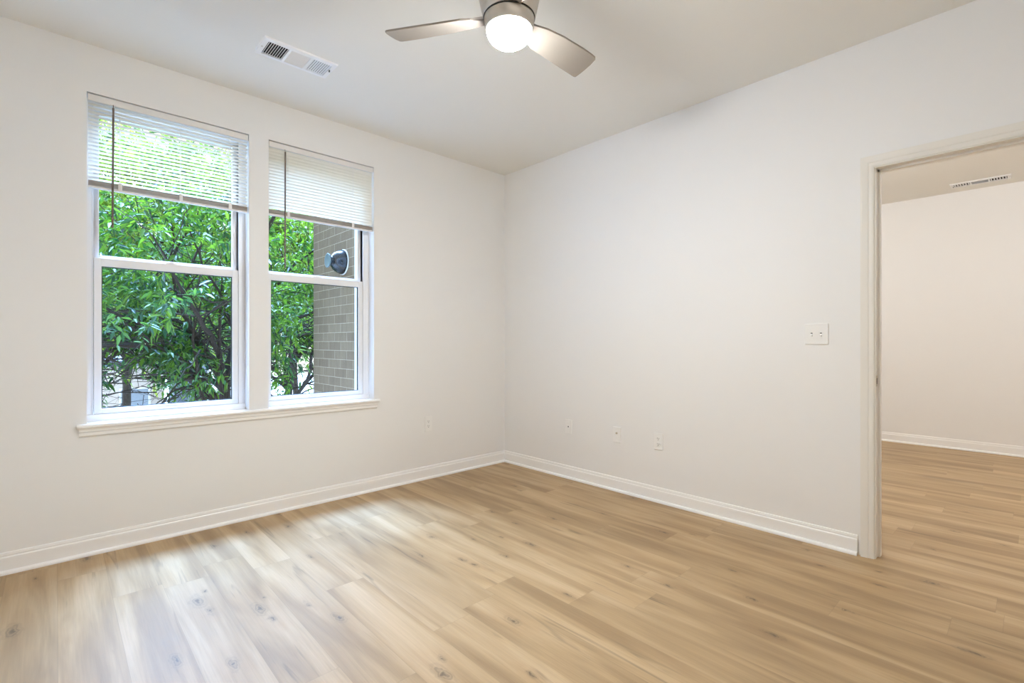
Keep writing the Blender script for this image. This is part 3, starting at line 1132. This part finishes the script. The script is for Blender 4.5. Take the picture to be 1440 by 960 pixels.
def tree(name, base, height, spread, seed, leafm, label, nmain, leafsize, density, z_first, zmax, gap=0.0, zlow=.9, lean=(0, 0)):
    rng = np.random.default_rng(seed)
    t = empty(name, base, label, 'tree', 'trees outside the windows')
    tb = bmesh.new()
    bb = bmesh.new()
    B0 = np.array(base, float)
    pts, dirs = [], []
    # trunk up to the fork, gently bent
    k = 8
    tr = []
    for i in range(k + 1):
        f = i / k
        tr.append(np.array([lean[0] * f + .10 * math.sin(3.1 * f + seed), lean[1] * f + .10 * math.cos(2.3 * f + seed), height * f]))
    r_at = lambda f: .095 - .04 * f
    for i in range(k):
        cyl(tb, tr[i], tr[i + 1], r_at(i / k), r_at((i + 1) / k), 10)
    def twig(p, d, length, r, depth):
        segs = max(3, int(length / .16))
        q = np.array(p)
        d = np.array(d)
        for i in range(segs):
            f = i / segs
            d = d + rng.normal(0, .16, 3) + np.array([0, 0, .05 if depth == 0 else -.07])
            d /= np.linalg.norm(d)
            nq = q + d * length / segs
            if blocked(B0 + nq) or (B0 + nq)[2] > zmax:
                return
            r0, r1 = r * (1 - f * .8), r * (1 - (i + 1) / segs * .8)
            if depth == 0 or rng.random() < (.75 if depth == 1 else .12):
                cyl(bb, q, nq, r0, r1, 5 if r < .01 else 7, cap=False)
            q = nq
            if depth < 2 and (i > 0 or depth > 0):
                nsub = rng.integers(1, 3) if depth == 0 else rng.integers(0, 3)
                for _ in range(nsub):
                    sd = d + rng.normal(0, .75, 3)
                    sd[2] *= .6
                    sd /= np.linalg.norm(sd)
                    twig(q, sd, length * rng.uniform(.35, .6), r0 * .42, depth + 1)
            if depth >= 1:
                m = density if depth == 2 else max(1, density // 2)
                for _ in range(m):
                    pts.append(q - d * rng.uniform(0, length / segs))
                    side = np.cross(d, rng.normal(0, 1, 3))
                    side /= np.linalg.norm(side) + 1e-9
                    dirs.append(d * .7 + side * .7)
    for i in range(nmain):
        upper = i >= nmain // 5
        f = 1.0 if upper and i % 2 else rng.uniform(z_first, 1.0)
        j = min(int(f * k), k - 1)
        p = tr[j] + (tr[j + 1] - tr[j]) * (f * k - j)
        a = i * 2.399 + rng.uniform(-.4, .4)
        el = rng.uniform(.55, 1.15) if upper else rng.uniform(-.05, .5)
        d = np.array([math.cos(a) * math.cos(el), math.sin(a) * math.cos(el), math.sin(el)])
        ln = spread * rng.uniform(.8, 1.15) * (1.0 if upper else .8)
        twig(p, d, ln, .034 if upper else .018, 0)
    obj('trunk', tb, 'bark', t)
    obj('branches', bb, 'bark', t)
    P, D = np.array(pts), np.array(dirs)
    G = P + B0
    clump = (np.sin(6.1 * G[:, 0] + 3.1 * G[:, 2] + seed) + np.sin(7.7 * G[:, 2] - 2.3 * G[:, 1] + 2 * seed)
             + np.sin(2.3 * G[:, 1] + 2.6 * G[:, 0] - 3.6 * G[:, 2]))
    low = np.clip((zlow - G[:, 2]) * 1.1, 0, 2.2)
    keep = np.array([not blocked(q) for q in G]) & (clump + rng.normal(0, .35, len(G)) > gap + low)
    P, D = P[keep], D[keep]
    v, f = leaf_arrays(P, D, rng, leafsize[0], leafsize[1], .45, 1)
    me = bpy.data.meshes.new('foliage')
    me.vertices.add(len(v))
    me.vertices.foreach_set('co', v.ravel())
    me.loops.add(len(f) * 4)
    me.loops.foreach_set('vertex_index', f.ravel().astype(np.int32))
    me.polygons.add(len(f))
    me.polygons.foreach_set('loop_start', (np.arange(len(f)) * 4).astype(np.int32))
    me.update()
    me.validate()
    fo = bpy.data.objects.new('foliage', me)
    C.objects.link(fo)
    fo.parent = t
    me.materials.append(M[leafm])
    print('LEAVES', name, len(P))
    return t

tree('broadleaf_tree', (1.42, 6.7, GZ), 3.9, 2.5, 5, 'leaf1', 'dark green tree close outside the left window, trunk low at its right side', 18, (.065, .115), 5, .75, 3.8, .42, 1.5)
tree('broadleaf_tree', (-.35, 7.3, GZ), 3.7, 2.6, 11, 'leaf3', 'blue-green tree outside, at the far left of the left window', 15, (.06, .105), 5, .75, 3.9, .42, 1.45)
tree('broadleaf_tree', (2.75, 8.3, GZ), 4.0, 2.7, 23, 'leaf2', 'lighter green tree outside the right window, left of the brick wing', 16, (.06, .105), 5, .72, 4.6, .35, 1.5)
tree('broadleaf_tree', (.9, 11.8, GZ), 5.2, 3.4, 37, 'leaf4', 'pale yellow-green tree further back behind the left window', 18, (.09, .14), 5, .7, 7.2, -.6, 2.4)
tree('broadleaf_tree', (4.6, 13.2, GZ), 5.4, 3.4, 52, 'leaf4', 'pale yellow-green tree further back behind the right window', 18, (.09, .14), 5, .7, 7.6, -.6, 2.4)
